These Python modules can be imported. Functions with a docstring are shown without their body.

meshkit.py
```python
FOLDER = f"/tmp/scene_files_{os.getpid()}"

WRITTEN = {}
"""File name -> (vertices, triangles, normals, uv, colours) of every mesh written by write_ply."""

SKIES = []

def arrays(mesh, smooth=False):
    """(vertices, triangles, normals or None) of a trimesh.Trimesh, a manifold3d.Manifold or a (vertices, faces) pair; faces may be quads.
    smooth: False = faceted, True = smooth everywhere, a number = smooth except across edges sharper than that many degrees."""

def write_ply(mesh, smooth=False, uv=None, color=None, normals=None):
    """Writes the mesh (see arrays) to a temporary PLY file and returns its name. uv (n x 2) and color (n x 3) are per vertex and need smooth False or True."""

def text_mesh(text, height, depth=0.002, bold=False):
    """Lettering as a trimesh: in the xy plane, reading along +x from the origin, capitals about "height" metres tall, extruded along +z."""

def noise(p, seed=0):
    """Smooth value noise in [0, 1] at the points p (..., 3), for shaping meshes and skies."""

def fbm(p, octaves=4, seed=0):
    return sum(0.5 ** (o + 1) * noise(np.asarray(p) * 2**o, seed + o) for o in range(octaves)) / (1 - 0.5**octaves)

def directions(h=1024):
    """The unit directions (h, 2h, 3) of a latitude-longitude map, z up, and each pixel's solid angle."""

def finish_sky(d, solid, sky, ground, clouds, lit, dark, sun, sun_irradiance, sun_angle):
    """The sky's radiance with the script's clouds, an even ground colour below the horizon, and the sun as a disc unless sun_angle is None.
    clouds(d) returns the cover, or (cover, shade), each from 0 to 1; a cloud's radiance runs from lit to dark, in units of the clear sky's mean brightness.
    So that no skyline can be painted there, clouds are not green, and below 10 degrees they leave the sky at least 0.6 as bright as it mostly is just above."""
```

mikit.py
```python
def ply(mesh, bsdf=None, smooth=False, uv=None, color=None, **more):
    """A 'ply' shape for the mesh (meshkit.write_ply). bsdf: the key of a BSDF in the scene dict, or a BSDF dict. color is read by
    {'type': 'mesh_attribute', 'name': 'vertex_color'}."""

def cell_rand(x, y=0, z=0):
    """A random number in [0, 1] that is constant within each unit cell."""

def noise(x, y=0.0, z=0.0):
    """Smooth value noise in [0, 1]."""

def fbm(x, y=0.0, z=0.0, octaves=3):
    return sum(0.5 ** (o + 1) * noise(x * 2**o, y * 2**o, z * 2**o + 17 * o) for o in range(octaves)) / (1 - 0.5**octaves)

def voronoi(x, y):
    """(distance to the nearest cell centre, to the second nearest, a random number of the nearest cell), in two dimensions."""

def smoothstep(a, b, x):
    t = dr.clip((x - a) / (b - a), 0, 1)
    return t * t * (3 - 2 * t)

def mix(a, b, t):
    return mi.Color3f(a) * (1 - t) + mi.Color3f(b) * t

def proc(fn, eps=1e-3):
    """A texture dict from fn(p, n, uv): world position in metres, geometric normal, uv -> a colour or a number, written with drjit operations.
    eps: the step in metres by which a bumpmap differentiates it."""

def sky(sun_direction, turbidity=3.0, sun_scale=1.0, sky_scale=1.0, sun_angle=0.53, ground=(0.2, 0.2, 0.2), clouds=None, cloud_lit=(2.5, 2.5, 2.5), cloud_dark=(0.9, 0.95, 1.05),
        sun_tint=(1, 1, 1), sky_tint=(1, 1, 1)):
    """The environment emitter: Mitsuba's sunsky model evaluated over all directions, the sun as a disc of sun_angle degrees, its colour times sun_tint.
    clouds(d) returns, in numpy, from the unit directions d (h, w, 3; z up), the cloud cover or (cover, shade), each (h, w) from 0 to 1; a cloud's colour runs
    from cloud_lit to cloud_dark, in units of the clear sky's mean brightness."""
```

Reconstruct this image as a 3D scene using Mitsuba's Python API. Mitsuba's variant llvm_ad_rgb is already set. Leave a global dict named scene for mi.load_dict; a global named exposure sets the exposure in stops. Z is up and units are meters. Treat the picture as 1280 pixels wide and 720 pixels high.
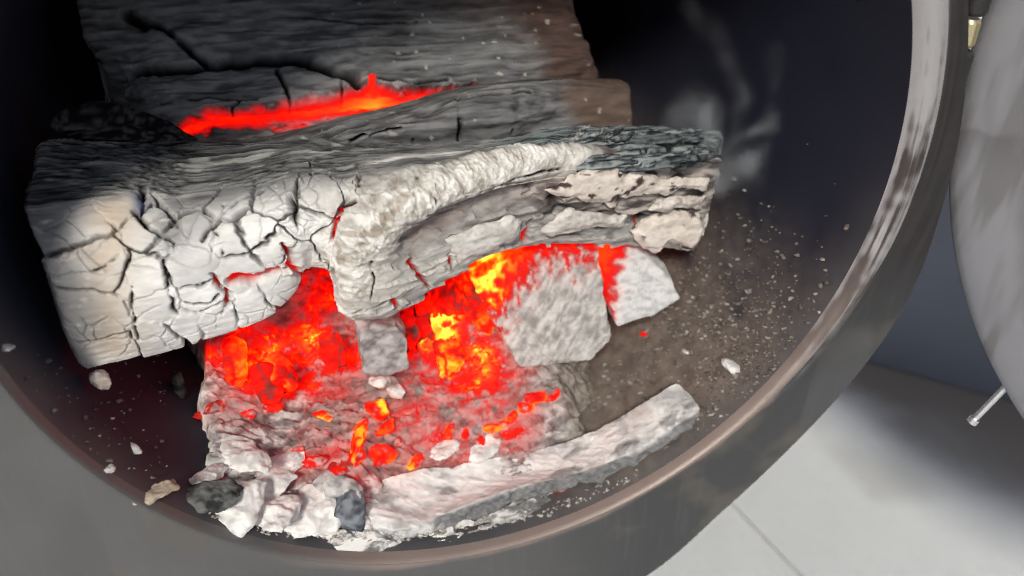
import math, random
import numpy as np, trimesh, mitsuba as mi, mikit, meshkit, manifold3d
import drjit as dr
from scipy.interpolate import PchipInterpolator
from scipy.spatial import cKDTree, ConvexHull

random.seed(7)
RNG = np.random.default_rng(11)
scene, labels = {}, {}
T = mi.ScalarTransform4f

# ---------------------------------------------------------------- camera, light, exposure
F = 1050.0                                           # focal length in pixels of a 1280 wide picture
EYE = np.array([-.11, -.374, .197])
PIT, YAW, ROL = np.radians([32, 17.8, 1.3])
FW = np.array([np.sin(YAW) * np.cos(PIT), np.cos(YAW) * np.cos(PIT), -np.sin(PIT)])
_r = np.cross(FW, [0, 0, 1]); _r /= np.linalg.norm(_r); _u = np.cross(_r, FW)
RT = np.cos(ROL) * _r + np.sin(ROL) * _u
UP = -np.sin(ROL) * _r + np.cos(ROL) * _u
scene['camera'] = {'type': 'thinlens', 'fov': float(2 * np.degrees(np.arctan(640 / F))), 'fov_axis': 'x',
                   'aperture_radius': 0.0034, 'focus_distance': 0.52, 'near_clip': 0.01, 'far_clip': 100.0,
                   'to_world': T().look_at(EYE.tolist(), (EYE + FW).tolist(), UP.tolist())}


def overcast(d):
    """A closed cloud cover, brightest around the veiled sun."""
    sun = np.array([-.6, -1.2, 1.0]) / 1.673
    c = (d @ sun)
    return np.ones(d.shape[:2]), np.clip(.85 - .85 * np.clip(c + .25, 0, 1) + .25 * (meshkit.fbm(d * 3, 3, 4) - .5), 0, 1)


scene['sky'] = mikit.sky((-.6, -1.2, 1.0), turbidity=3, sun_scale=0.3, sun_angle=10, sun_tint=(.84, .98, 1.22),
                         clouds=overcast, cloud_lit=(.60, .63, .72), cloud_dark=(.07, .075, .095))
exposure = 3.12
EM = 2.0 ** -exposure


def ray(px, py):
    return FW + RT * (px - 640) / F - UP * (py - 360) / F


def at(px, py, y):
    d = ray(px, py)
    return EYE + d * (y - EYE[1]) / d[1]


def atz(px, py, z):
    d = ray(px, py)
    return EYE + d * (z - EYE[2]) / d[2]


def proj(P):
    d = np.asarray(P) - EYE
    z = d @ FW
    return np.stack([640 + F * (d @ RT) / z, 360 - F * (d @ UP) / z], -1)


# ---------------------------------------------------------------- helpers
noise, fbm = meshkit.noise, meshkit.fbm


def sstep(a, b, x):
    t = np.clip((np.asarray(x, float) - a) / (b - a), 0, 1)
    return t * t * (3 - 2 * t)


def lerp(a, b, t):
    return np.asarray(a) * (1 - t[:, None]) + np.asarray(b) * t[:, None]


def vnormals(v, f):
    n = np.zeros_like(v)
    c = np.cross(v[f[:, 1]] - v[f[:, 0]], v[f[:, 2]] - v[f[:, 0]])
    for k in range(3):
        np.add.at(n, f[:, k], c)
    return n / np.maximum(np.linalg.norm(n, axis=1, keepdims=True), 1e-12)


def emit(key, v, f, n, col, bsdf, heat=None):
    """One mesh entry with vertex colours; with heat, an emitter too."""
    used = np.unique(f)
    remap = np.zeros(len(v), int); remap[used] = np.arange(len(used))
    v, f, n, col = v[used], remap[f], n[used], col[used]
    uv = None
    if heat is not None:
        uv = np.stack([heat[used], heat[used] * 0 + .5], -1)
    path = meshkit.write_ply((v, f), False, uv, np.clip(col, 0, 1), normals=n)
    scene[key] = {'type': 'ply', 'filename': path, 'face_normals': False, 'bsdf': {'type': 'ref', 'id': bsdf}}
    if heat is not None:
        scene[key]['emitter'] = {'type': 'area', 'radiance': GLOW}


def put(key, v, f, col, heat=None, bsdf='ashen', glow_name='glowing_face', cut=.05, skip=None):
    n = vnormals(v, f)
    if heat is not None:      # burning char has shed its ash
        col = lerp(col, (.014, .009, .008), sstep(.42, .70, heat) * .96)
    keep = np.ones(len(f), bool) if skip is None else ~skip
    if heat is None or heat.max() < cut:
        emit(key, v, f[keep], n, col, bsdf)
        return n
    hot = (heat[f].max(1) > cut) & keep
    if (~hot & keep).any() and hot.sum() < .97 * keep.sum():
        emit(key, v, f[~hot & keep], n, col, bsdf)
        if hot.any():
            emit(key + '__' + glow_name, v, f[hot], n, col, 'ashen', heat)
    else:
        emit(key, v, f[keep], n, col, 'ashen', heat)
    return n


def tag(key, label, category=None, group=None, kind=None):
    labels[key] = {'label': label}
    if category: labels[key]['category'] = category
    if group: labels[key]['group'] = group
    if kind: labels[key]['kind'] = kind


def glow_fn(p, n, uv):
    h = uv.x
    r = 2.2 * dr.power(dr.clip(h, 0, 2), 2.2)
    k = mikit.smoothstep(.62, 1.4, h)
    return mi.Color3f(r, r * (.0008 + .055 * k + .25 * k * k * k), r * (.0003 + .02 * k * k * k * k)) * EM



GLOW = mikit.proc(glow_fn)

VC = {'type': 'mesh_attribute', 'name': 'vertex_color'}
scene['ashen'] = {'type': 'twosided', 'bsdf': {'type': 'diffuse', 'reflectance': VC}}


def rgb(*c):
    return {'type': 'rgb', 'value': list(c)}


def grid_faces(nu, nv, wrap_v=False):
    i = np.arange(nu - 1)[:, None]; j = np.arange(nv if wrap_v else nv - 1)[None]
    a = i * nv + j; b = i * nv + (j + 1) % nv
    c = a + nv; d = b + nv
    return np.vstack([np.stack([a, c, d], -1).reshape(-1, 3), np.stack([a, d, b], -1).reshape(-1, 3)])


def loft(C, nu, nv, vis, frac=.75, capout=.012):
    """Closed loft through control rings C (stations, rows, 3): rows 0..vis get frac of the nv samples. Returns vertices, faces, s, t."""
    S, R = C.shape[:2]
    k1 = int(nv * frac)
    t = np.r_[np.linspace(0, vis, k1, endpoint=False), np.linspace(vis, R, nv - k1, endpoint=False)]
    pad = np.concatenate([C[:, -3:], C, C[:, :3]], 1)
    C2 = PchipInterpolator(np.arange(-3, R + 3), pad, axis=1)(t)
    s = np.linspace(0, S - 1, nu)
    G = PchipInterpolator(np.arange(S), C2, axis=0)(s)
    rings, ss = [], []
    for end, sg in ((0, -1), (-1, 1)):
        c = G[end].mean(0)
        ax = c - G[20 if end == 0 else -21].mean(0); ax /= np.linalg.norm(ax)
        rr = [(c + (G[end] - c) * q + ax * capout * o)[None] for q, o in ((.985, .4), (.94, .75), (.8, .9), (.5, 1), (.25, 1), (.02, 1))]
        rings.append(rr if end else rr[::-1]); ss.append([s[end]] * 6)
    G = np.concatenate(rings[0] + [G] + rings[1], 0)
    s = np.r_[ss[0], s, ss[1]]
    f = grid_faces(len(G), nv, True)
    v = G.reshape(-1, 3)
    m = trimesh.Trimesh(v, f, process=False)
    if m.volume < 0:
        f = f[:, ::-1]
    return v, f, np.repeat(s, nv), np.tile(t, len(s))


class Pick:
    """Finds the point of a surface that a pixel of the photograph shows, to place cracks, stains and pieces on it."""
    def __init__(self, v, n):
        ok = ((EYE - v) * n).sum(1) > 0
        self.v = v[ok]
        self.q = proj(self.v)
        self.d = ((self.v - EYE) @ FW)
        self.tree = cKDTree(self.q)

    def __call__(self, px, py):
        d, i = self.tree.query([px, py], k=12)
        i = i[np.argsort(d + 2000 * (self.d[i] - self.d[i].min()) * 0)]
        near = i[self.d[i] < self.d[i].min() + .02]
        return self.v[near[0]]

    def line(self, pts, step=.0004, jit=.0012, seed=1):
        P = np.array([self(*p) for p in pts])
        out = []
        for a, b in zip(P[:-1], P[1:]):
            m = max(2, int(np.linalg.norm(b - a) / step))
            out.append(a + (b - a) * np.linspace(0, 1, m)[:, None])
        L = np.vstack(out)
        L = L + jit * 2 * np.stack([fbm(L * 120 + 9 * k, 3, seed + k) - .5 for k in range(3)], -1)
        return L


def dist(P, L):
    return cKDTree(np.asarray(L).reshape(-1, 3)).query(P, distance_upper_bound=.08)[0].clip(0, .08)


def rock(pts, refine=.003, amp=.002, freq=120, seed=0, smooth=6):
    """A lump: the hull of the points, refined, softened and roughened. Returns vertices, faces."""
    m = manifold3d.Manifold.hull_points(np.asarray(pts, float)).refine_to_length(refine).to_mesh()
    t = trimesh.Trimesh(np.array(m.vert_properties[:, :3]), np.array(m.tri_verts))
    t.merge_vertices()
    if smooth:
        trimesh.smoothing.filter_taubin(t, iterations=smooth)
    v, f = np.array(t.vertices), np.array(t.faces)
    n = vnormals(v, f)
    v = v + n * ((fbm(v * freq, 4, seed) - .5) * 2 * amp)[:, None]
    return v, f


def random_rock(c, size, squash=(1, 1, .7), seed=0, pts=14, **k):
    g = np.random.default_rng(seed)
    p = g.normal(size=(pts, 3)); p /= np.linalg.norm(p, axis=1, keepdims=True)
    p = p * g.uniform(.75, 1.1, (pts, 1)) * np.asarray(squash) * size
    a = g.uniform(0, 6.28); R = np.array([[np.cos(a), -np.sin(a), 0], [np.sin(a), np.cos(a), 0], [0, 0, 1]])
    b = g.uniform(-.4, .4); R2 = np.array([[1, 0, 0], [0, np.cos(b), -np.sin(b)], [0, np.sin(b), np.cos(b)]])
    return rock(p @ R.T @ R2.T + c, seed=seed, **k)


# ---------------------------------------------------------------- setting
def ground_fn(p, n, uv):
    a = mikit.fbm(p.x * 3, p.y * 3, 1.0, octaves=4)
    b = mikit.fbm(p.x * 26, p.y * 26, 3.0, octaves=3)
    c = mikit.mix((.58, .60, .61), (.74, .755, .76), a * .8 + b * .2)
    c = mikit.mix(c, (.36, .35, .34), mikit.smoothstep(.60, .72, mikit.fbm(p.x * 120, p.y * 120, 7.0, octaves=3)) * .05)
    # brown shade painted into the concrete to deepen the smoker's shadow
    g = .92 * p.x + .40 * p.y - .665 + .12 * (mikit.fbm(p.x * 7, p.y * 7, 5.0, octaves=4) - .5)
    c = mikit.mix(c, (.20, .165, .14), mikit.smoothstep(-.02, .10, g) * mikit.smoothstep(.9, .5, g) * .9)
    return mikit.mix(c, (.30, .29, .27), mikit.smoothstep(.62, .8, mikit.fbm(p.x * 5 + 7, p.y * 5, 9.0, octaves=3)) * .5)


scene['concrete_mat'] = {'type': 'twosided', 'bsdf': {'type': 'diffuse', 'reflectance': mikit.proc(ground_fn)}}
GZ = -.55
# slabs of the floor butt along an open joint
J0, J1 = atz(925, 640, GZ), atz(1000, 718, GZ)
jd = (J1 - J0)[:2] / np.linalg.norm((J1 - J0)[:2]); jn = np.array([-jd[1], jd[0]])


def slab(side):
    w, L = 30., 40.
    o = J0[:2] + jn * side * .0022
    q = np.array([o - jd * L, o + jd * L, o + jd * L + jn * side * w, o - jd * L + jn * side * w])
    from shapely.geometry import Polygon
    m = trimesh.creation.extrude_polygon(Polygon(q), .1, engine='earcut')
    m.apply_translation([0, 0, GZ - .1])
    return m


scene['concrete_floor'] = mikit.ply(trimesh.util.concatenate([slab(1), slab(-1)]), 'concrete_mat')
tag('concrete_floor', 'pale concrete floor with a thin joint, half in the shade of the firebox', kind='structure')
under = trimesh.creation.box([60, 60, .02]); under.apply_translation([0, 0, GZ - .13])
scene['ground'] = mikit.ply(under, {'type': 'diffuse', 'reflectance': rgb(.1, .09, .08)})
tag('ground', 'dark earth under the concrete slabs', kind='structure')


# ---------------------------------------------------------------- firebox
def steel_in(p, n, uv):
    ash = mikit.smoothstep(-.05, -.2, p.z) * mikit.smoothstep(-.02, .12, p.x)
    ash = ash * mikit.smoothstep(.22, .52, mikit.fbm(p.x * 28, p.y * 28, p.z * 28, octaves=4) + .10)
    base = mikit.mix((.008, .010, .022), (.018, .020, .034), mikit.fbm(p.x * 14, p.y * 14, p.z * 14, octaves=3))
    dust = mikit.mix((.085, .066, .056), (.25, .21, .18), mikit.fbm(p.x * 150, p.y * 150, p.z * 150, octaves=3))
    c = mikit.mix(base, dust, ash)
    near = mikit.smoothstep(.055, -.005, p.y + .02 * mikit.fbm(p.x * 30, p.y * 30, p.z * 30, octaves=2))
    return mikit.mix(c, (.10, .095, .10), near * mikit.smoothstep(.02, -.12, p.z))


scene['inner_steel'] = {'type': 'twosided', 'bsdf': {'type': 'principled', 'base_color': mikit.proc(steel_in), 'roughness': .62, 'specular': .35}}


def steel_out(p, n, uv):
    r = dr.sqrt(p.x * p.x + p.z * p.z)
    a = mikit.fbm(p.x * 9, p.y * 9, p.z * 9, octaves=4)
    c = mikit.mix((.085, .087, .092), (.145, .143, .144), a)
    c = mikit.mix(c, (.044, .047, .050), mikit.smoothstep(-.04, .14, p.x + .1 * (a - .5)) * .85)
    scr = mikit.smoothstep(.60, .72, mikit.fbm(p.x * 260, p.y * 60, p.z * 18 + p.x * 40, octaves=3))
    c = mikit.mix(c, (.16, .155, .155), scr * .10)
    c = mikit.mix(c, (.13, .115, .10), mikit.smoothstep(.55, .75, mikit.fbm(p.x * 22 + 5, p.y * 22, p.z * 22, octaves=4)) * .6)
    # rusty heat-browned mouth of the pipe
    c = mikit.mix(c, (.30, .235, .21), mikit.smoothstep(.2685, .262, r + .008 * (mikit.fbm(p.x * 40, p.y * 40, p.z * 40) - .5)) * mikit.smoothstep(.05, -.1, p.z) * mikit.smoothstep(-.16, -.05, p.x) * .8)
    # soot leaked past the door seal on the hinge side
    ang = mikit.smoothstep(-.19, -.05, p.z + .08 * (mikit.fbm(p.x * 20, 1.0, p.z * 20) - .5)) * mikit.smoothstep(.1, .2, p.x)
    th_ = dr.atan2(p.z, p.x)
    st = mikit.fbm(r * 420, th_ * 5.0, p.y * 40, octaves=4) * .7 + .3 * mikit.fbm(p.x * 90, p.y * 90, p.z * 90, octaves=2)
    c = mikit.mix(c, mikit.mix((.012, .011, .013), (.05, .045, .045), st), ang * mikit.smoothstep(.2705, .275, r) * .96)
    c = mikit.mix(c, mikit.mix((.055, .043, .04), (.36, .35, .36), mikit.smoothstep(.36, .64, st + .22 * mikit.smoothstep(-.04, .08, p.z) - .10 * mikit.smoothstep(-.02, -.12, p.z))), ang * mikit.smoothstep(.274, .268, r))
    # runs
    d = mikit.smoothstep(.63, .7, mikit.noise(p.x * 34 + 3, 0.5, p.z * 5)) * mikit.smoothstep(.268, .28, r)
    return mikit.mix(c, (.10, .10, .105), d * .5)


scene['outer_steel'] = {'type': 'twosided', 'bsdf': {'type': 'principled', 'base_color': mikit.proc(steel_out), 'roughness': .5, 'specular': .5, 'metallic': .25}}

TH = np.linspace(-np.pi, np.pi, 361)


def revolve(profile, closed_profile=False):
    """profile: list of functions/values (r(theta), y(theta)); axis along y."""
    P = []
    for r, y in profile:
        r = r(TH) if callable(r) else r + 0 * TH
        y = y(TH) if callable(y) else y + 0 * TH
        P.append(np.stack([r * np.cos(TH), y, r * np.sin(TH)], -1))
    G = np.array(P)
    f = grid_faces(len(P), len(TH))
    return G.reshape(-1, 3), f


R0 = .25
outer_tab = sorted([(-180, .345), (-150, .37), (-120, .385), (-90, .375), (-68.3, .354), (-56, .332), (-43.6, .322), (-22.5, .316), (-6, .301), (19, .286), (50, .28), (90, .28), (150, .29), (180, .345)])
ROUT = PchipInterpolator([math.radians(a) for a, _ in outer_tab], [b for _, b in outer_tab])
lipw = PchipInterpolator(np.radians([-180, -100, -60, -35, -10, 60, 180]), [.0035, .0045, .007, .010, .020, .020, .0035])
v, f = revolve([(R0 + .006, .008), (R0 + .006, .62), (R0, .62), (R0, .3), (R0, .1), (R0, .02), (R0, .004)])
scene['firebox'] = mikit.ply((v, f), 'inner_steel', smooth=40)
tag('firebox', 'round steel firebox of a smoker with its door open, holding the burning logs', 'firebox')
v, f = revolve([(R0, .004), (lambda t: R0 + .12 * lipw(t), -.001), (lambda t: R0 + .35 * lipw(t), -.004), (lambda t: R0 + .65 * lipw(t), -.0045),
                (lambda t: R0 + .88 * lipw(t), -.002), (lambda t: R0 + lipw(t), .003)])
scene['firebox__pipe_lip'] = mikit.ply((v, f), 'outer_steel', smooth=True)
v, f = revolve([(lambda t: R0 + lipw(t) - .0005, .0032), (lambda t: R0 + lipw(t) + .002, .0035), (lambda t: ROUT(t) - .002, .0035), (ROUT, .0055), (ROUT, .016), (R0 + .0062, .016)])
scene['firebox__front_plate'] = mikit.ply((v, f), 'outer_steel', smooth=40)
bk = trimesh.creation.cylinder(R0 + .006, .008, sections=128); bk.apply_transform(trimesh.transformations.rotation_matrix(np.pi / 2, [1, 0, 0])); bk.apply_translation([0, .626, 0])
scene['firebox__back_plate'] = mikit.ply(bk, 'inner_steel')

# ---- door: a dished disc on a hinge at the right, swung wide open
DOOR_R, HX, HY, HZ, DANG = .306, .2965, .020, .056, 121


def door_fn(p, n, uv):
    a = mikit.fbm(p.x * 10, p.y * 10, p.z * 10, octaves=4)
    c = mikit.mix((.20, .20, .22), (.28, .28, .30), a)
    c = mikit.mix(c, (.12, .11, .11), mikit.smoothstep(.58, .72, mikit.fbm(p.x * 45 - p.y * 30, 2.0, p.z * 6, octaves=4)) * .6)
    r = uv.x
    c = mikit.mix(c, (.105, .088, .09), mikit.smoothstep(.90, .83, r + .10 * (a - .5)) * .9)
    s = mikit.smoothstep(.55, .62, mikit.fbm(p.x * 16 + 4, p.y * 16, p.z * 16, octaves=4)) * mikit.smoothstep(-.02, .05, p.z)
    return mikit.mix(c, (.06, .052, .05), s * .8)


scene['door_steel'] = {'type': 'twosided', 'bsdf': {'type': 'principled', 'base_color': mikit.proc(door_fn), 'roughness': .45, 'specular': .5, 'metallic': .2}}
ca, sa = np.cos(np.radians(DANG)), np.sin(np.radians(DANG))
# closed, the disc would reach from the hinge towards -x; opened by DANG it swings out towards the viewer
DX = np.array([-ca, -sa, 0.0]); DN = np.array([-sa, ca, 0.0])       # in-plane direction away from the hinge; inner face normal
DC = np.array([HX, HY, HZ]) + DX * DOOR_R
prof = [(0.0, -.006), (.22, -.006), (.245, -.006), (.252, -.003), (.256, .0), (.291, .0005), (.299, 0), (.304, -.002), (.306, -.006), (.306, -.016), (.304, -.02), (0.0, -.02)]
th = np.linspace(0, 2 * np.pi, 241)
G = np.array([[DC + r * (np.cos(a) * DX + np.sin(a) * np.array([0, 0, 1])) + DN * h for a in th] for r, h in prof])
f = grid_faces(len(prof), len(th))
uv = np.repeat(np.array([r / DOOR_R for r, _ in prof]), len(th))
vv, ff, nn = meshkit.arrays((G.reshape(-1, 3), f), True)
scene['firebox__door'] = mikit.ply((G.reshape(-1, 3), f), 'door_steel', smooth=True, uv=np.stack([uv, uv], -1))
tag('firebox__door', 'round grey steel door swung wide open at the right')
scene['bright_metal'] = {'type': 'roughconductor', 'material': 'Al', 'alpha': .25}
scene['brass_metal'] = {'type': 'principled', 'base_color': rgb(.75, .66, .38), 'metallic': .9, 'roughness': .25}
b = trimesh.creation.cylinder(.0035, .026, sections=24); b.apply_transform(trimesh.transformations.rotation_matrix(.5, [0, 1, .3]))


def hinge_barrel(z, bsdf, key, h=.03, r=.0075):
    m = trimesh.creation.revolve([[0, -h / 2], [r * .8, -h / 2], [r, -h / 2 + .002], [r, h / 2 - .002], [r * .8, h / 2], [0, h / 2]], sections=32)
    m.apply_translation([at(1209, 39, HY - .008)[0], HY - .008, z])
    scene[key] = mikit.ply(m, bsdf, smooth=30)


hz = at(1209, 39, HY - .006)[2]
hinge_barrel(hz, 'brass_metal', 'firebox__hinge', .016, .006)
hinge_barrel(hz - .026, 'outer_steel', 'firebox__hinge_001', .032)
hinge_barrel(hz + .026, 'outer_steel', 'firebox__hinge_002', .032)

# a pin hanging from the door's lower edge
ring = np.array([DC + DOOR_R * (np.cos(a) * DX + np.sin(a) * np.array([0, 0, 1])) - DN * .008 for a in th])
e0 = ring[np.argmin(((proj(ring) - [1240, 486]) ** 2).sum(1))]
e1 = at(1214, 528, e0[1] + .004)
pinm = trimesh.creation.cylinder(.0022, segment=[e0 + (e0 - e1) * .15, e1], sections=20)
head = trimesh.creation.cylinder(.0036, segment=[e1, e1 + (e0 - e1) * .12], sections=20)
scene['firebox__door__pin'] = mikit.ply(trimesh.util.concatenate([pinm, head]), 'bright_metal', smooth=40)

# ---- panel standing behind the firebox
PB = atz(1090, 455, GZ); PB2 = atz(1235, 495, GZ)
pd = (PB2 - PB)[:2] / np.linalg.norm((PB2 - PB)[:2])


def panel_fn(p, n, uv):
    return mikit.mix((.13, .145, .185), (.19, .21, .25), mikit.fbm(p.x * 5, p.y * 5, p.z * 5, octaves=3))


scene['panel_mat'] = {'type': 'principled', 'base_color': mikit.proc(panel_fn), 'roughness': .5}

pq = PB[:2] - pd * .05; pn = np.array([-pd[1], pd[0]])
pq2 = PB2[:2] + pd * .6
pm = trimesh.creation.box([np.linalg.norm(pq2 - pq), .012, .42]); pm.apply_translation([np.linalg.norm(pq2 - pq) / 2, .006, .21])
rail = trimesh.creation.box([np.linalg.norm(pq2 - pq), .03, .03]); rail.apply_translation([np.linalg.norm(pq2 - pq) / 2, .006, .435])
PT = T([[pd[0], pn[0], 0, pq[0]], [pd[1], pn[1], 0, pq[1]], [0, 0, 1, GZ + .002], [0, 0, 0, 1]])
scene['metal_panel'] = mikit.ply(pm, 'panel_mat', to_world=PT)
scene['metal_panel__rail'] = mikit.ply(rail, 'panel_mat', to_world=PT)
tag('metal_panel', 'dull blue grey metal panel standing on the floor behind the open door', 'panel')
# ---------------------------------------------------------------- ember bed
def bed_z(x, y):
    x, y = np.asarray(x, float), np.asarray(y, float)
    prof = PchipInterpolator([-.1, 0, .02, .05, .08, .11, .135, .16, .19, .22, .3, .6], [-.26, -.236, -.223, -.206, -.194, -.180, -.155, -.128, -.112, -.108, -.125, -.14])
    z = prof(y)
    # the heap is highest left of the middle and sinks to the right
    z = z + .024 * sstep(-.11, -.175, x) * sstep(.0, .03, y)
    z = z - .022 * sstep(-.085, -.05, x) * sstep(.085, .045, y)
    z = z - .035 * sstep(.0, .09, x) * sstep(.1, .18, y)
    z = z - .03 * sstep(.02, .11, x) * sstep(.13, .02, y) * 0.5
    P = np.stack([x, y, 0 * x], -1)
    z = z + (fbm(P * 30, 4, 3) - .5) * .022
    q = np.stack([x * 60, y * 170, 0 * x], -1)
    z = z + (np.abs(fbm(q, 4, 8) - .5)) * -.022 + .004
    z = z + (fbm(P * 260, 3, 21) - .5) * .0045
    edge = (fbm(P * 40, 4, 5) - .5) * .022
    z = z - .09 * sstep(-.165, -.190, x + edge * 1.1 + .006 * (fbm(P * 130, 3, 6) - .5)) - .07 * sstep(.045, .16, x + 2 * edge)
    cyl = -np.sqrt(np.maximum(R0 ** 2 - x * x, 1e-4))
    z = np.minimum(z, cyl + np.clip((y - .004) * 1.5, -.02, 1))
    return z


def bed_at(px, py):
    y = np.linspace(-.02, .4, 900)
    d = ray(px, py)
    p = EYE + d * ((y - EYE[1]) / d[1])[:, None]
    floor = np.maximum(bed_z(p[:, 0], y), -np.sqrt(np.maximum(R0 ** 2 - p[:, 0] ** 2, 0)))
    hit = np.nonzero(p[:, 2] < floor)[0]
    return p[hit[0]] if len(hit) else p[-1]


HOT = [(300, 430, .026, .95), (335, 440, .028, 1.0), (270, 440, .014, .9), (390, 430, .03, 1.0), (440, 440, .025, 1.0), (405, 370, .03, .98), (350, 485, .014, .85), (390, 475, .014, .9),
       (310, 480, .013, .75), (440, 465, .018, .75), (560, 400, .04, 1.15), (600, 440, .025, 1.1), (520, 420, .03, 1.0), (560, 490, .022, .66), (600, 490, .016, .66), (520, 490, .038, .78), (600, 490, .040, .84), (440, 500, .036, .68), (560, 535, .040, .68), (420, 560, .032, .64), (490, 545, .034, .70), (640, 530, .026, .58), (300, 500, .03, .46), (390, 580, .022, .5), (640, 330, .04, .95), (720, 320, .03, .9),
       (470, 515, .016, .75), (520, 510, .016, .55), (600, 540, .014, .7), (640, 525, .014, .7), (450, 560, .015, .75), (385, 575, .013, .62), (660, 500, .013, .7), (520, 575, .01, .7)]
HP = np.array([bed_at(a, b) for a, b, _, _ in HOT]); HR = np.array([h[2] for h in HOT]); HA = np.array([h[3] for h in HOT])


def heat_at(P):
    P = np.asarray(P, float)
    out = np.zeros(len(P))
    for c, r, a in zip(HP, HR, HA):
        out = np.maximum(out, 1.1 * a * np.exp(-.5 * (((P - c) / [r, r, r * 1.3]) ** 2).sum(1) * 1.3))
    return out


nx, ny = 620, 430
gx = np.linspace(-.2, .17, nx); gy = np.r_[np.linspace(.002, .2, 360), np.linspace(.202, .34, 70)]
X, Y = np.meshgrid(gx, gy, indexing='ij')
Z = bed_z(X, Y)
V = np.stack([X, Y, Z], -1).reshape(-1, 3)
Fc = grid_faces(nx, ny)
Fc = Fc[np.maximum.reduce([Z.reshape(-1)[Fc[:, k]] + np.sqrt(np.maximum(R0 ** 2 - V[Fc[:, k], 0] ** 2, 0)) for k in range(3)]) > -.003]
N = vnormals(V, Fc)
if N[:, 2].mean() < 0:
    Fc = Fc[:, ::-1]
a1 = fbm(V * [75, 210, 210], 4, 31); a2 = fbm(V * [300, 420, 420], 3, 33); a3 = fbm(V * 45, 3, 35)
bedcol = lerp((.13, .13, .132), (.64, .635, .62), np.clip(sstep(.36, .64, a1) * .85 + (a2 - .5) * .7 + .05, 0, 1))
bedcol = lerp(bedcol, lerp((.13, .10, .08), (.36, .31, .27), a1), sstep(.045, .095, V[:, 0] + (a3 - .5) * .06) * .85)
bedcol = lerp(bedcol, (.74, .73, .71), sstep(.05, .012, V[:, 1]) * sstep(.35, .6, a1) * sstep(.02, -.03, V[:, 0]))
H = heat_at(V)
hn = fbm(V * [42, 66, 66], 4, 41); hm = fbm(V * [210, 260, 260], 3, 43); hr = 1 - 2 * np.abs(fbm(V * [70, 90, 90], 4, 45) - .5)
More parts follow.
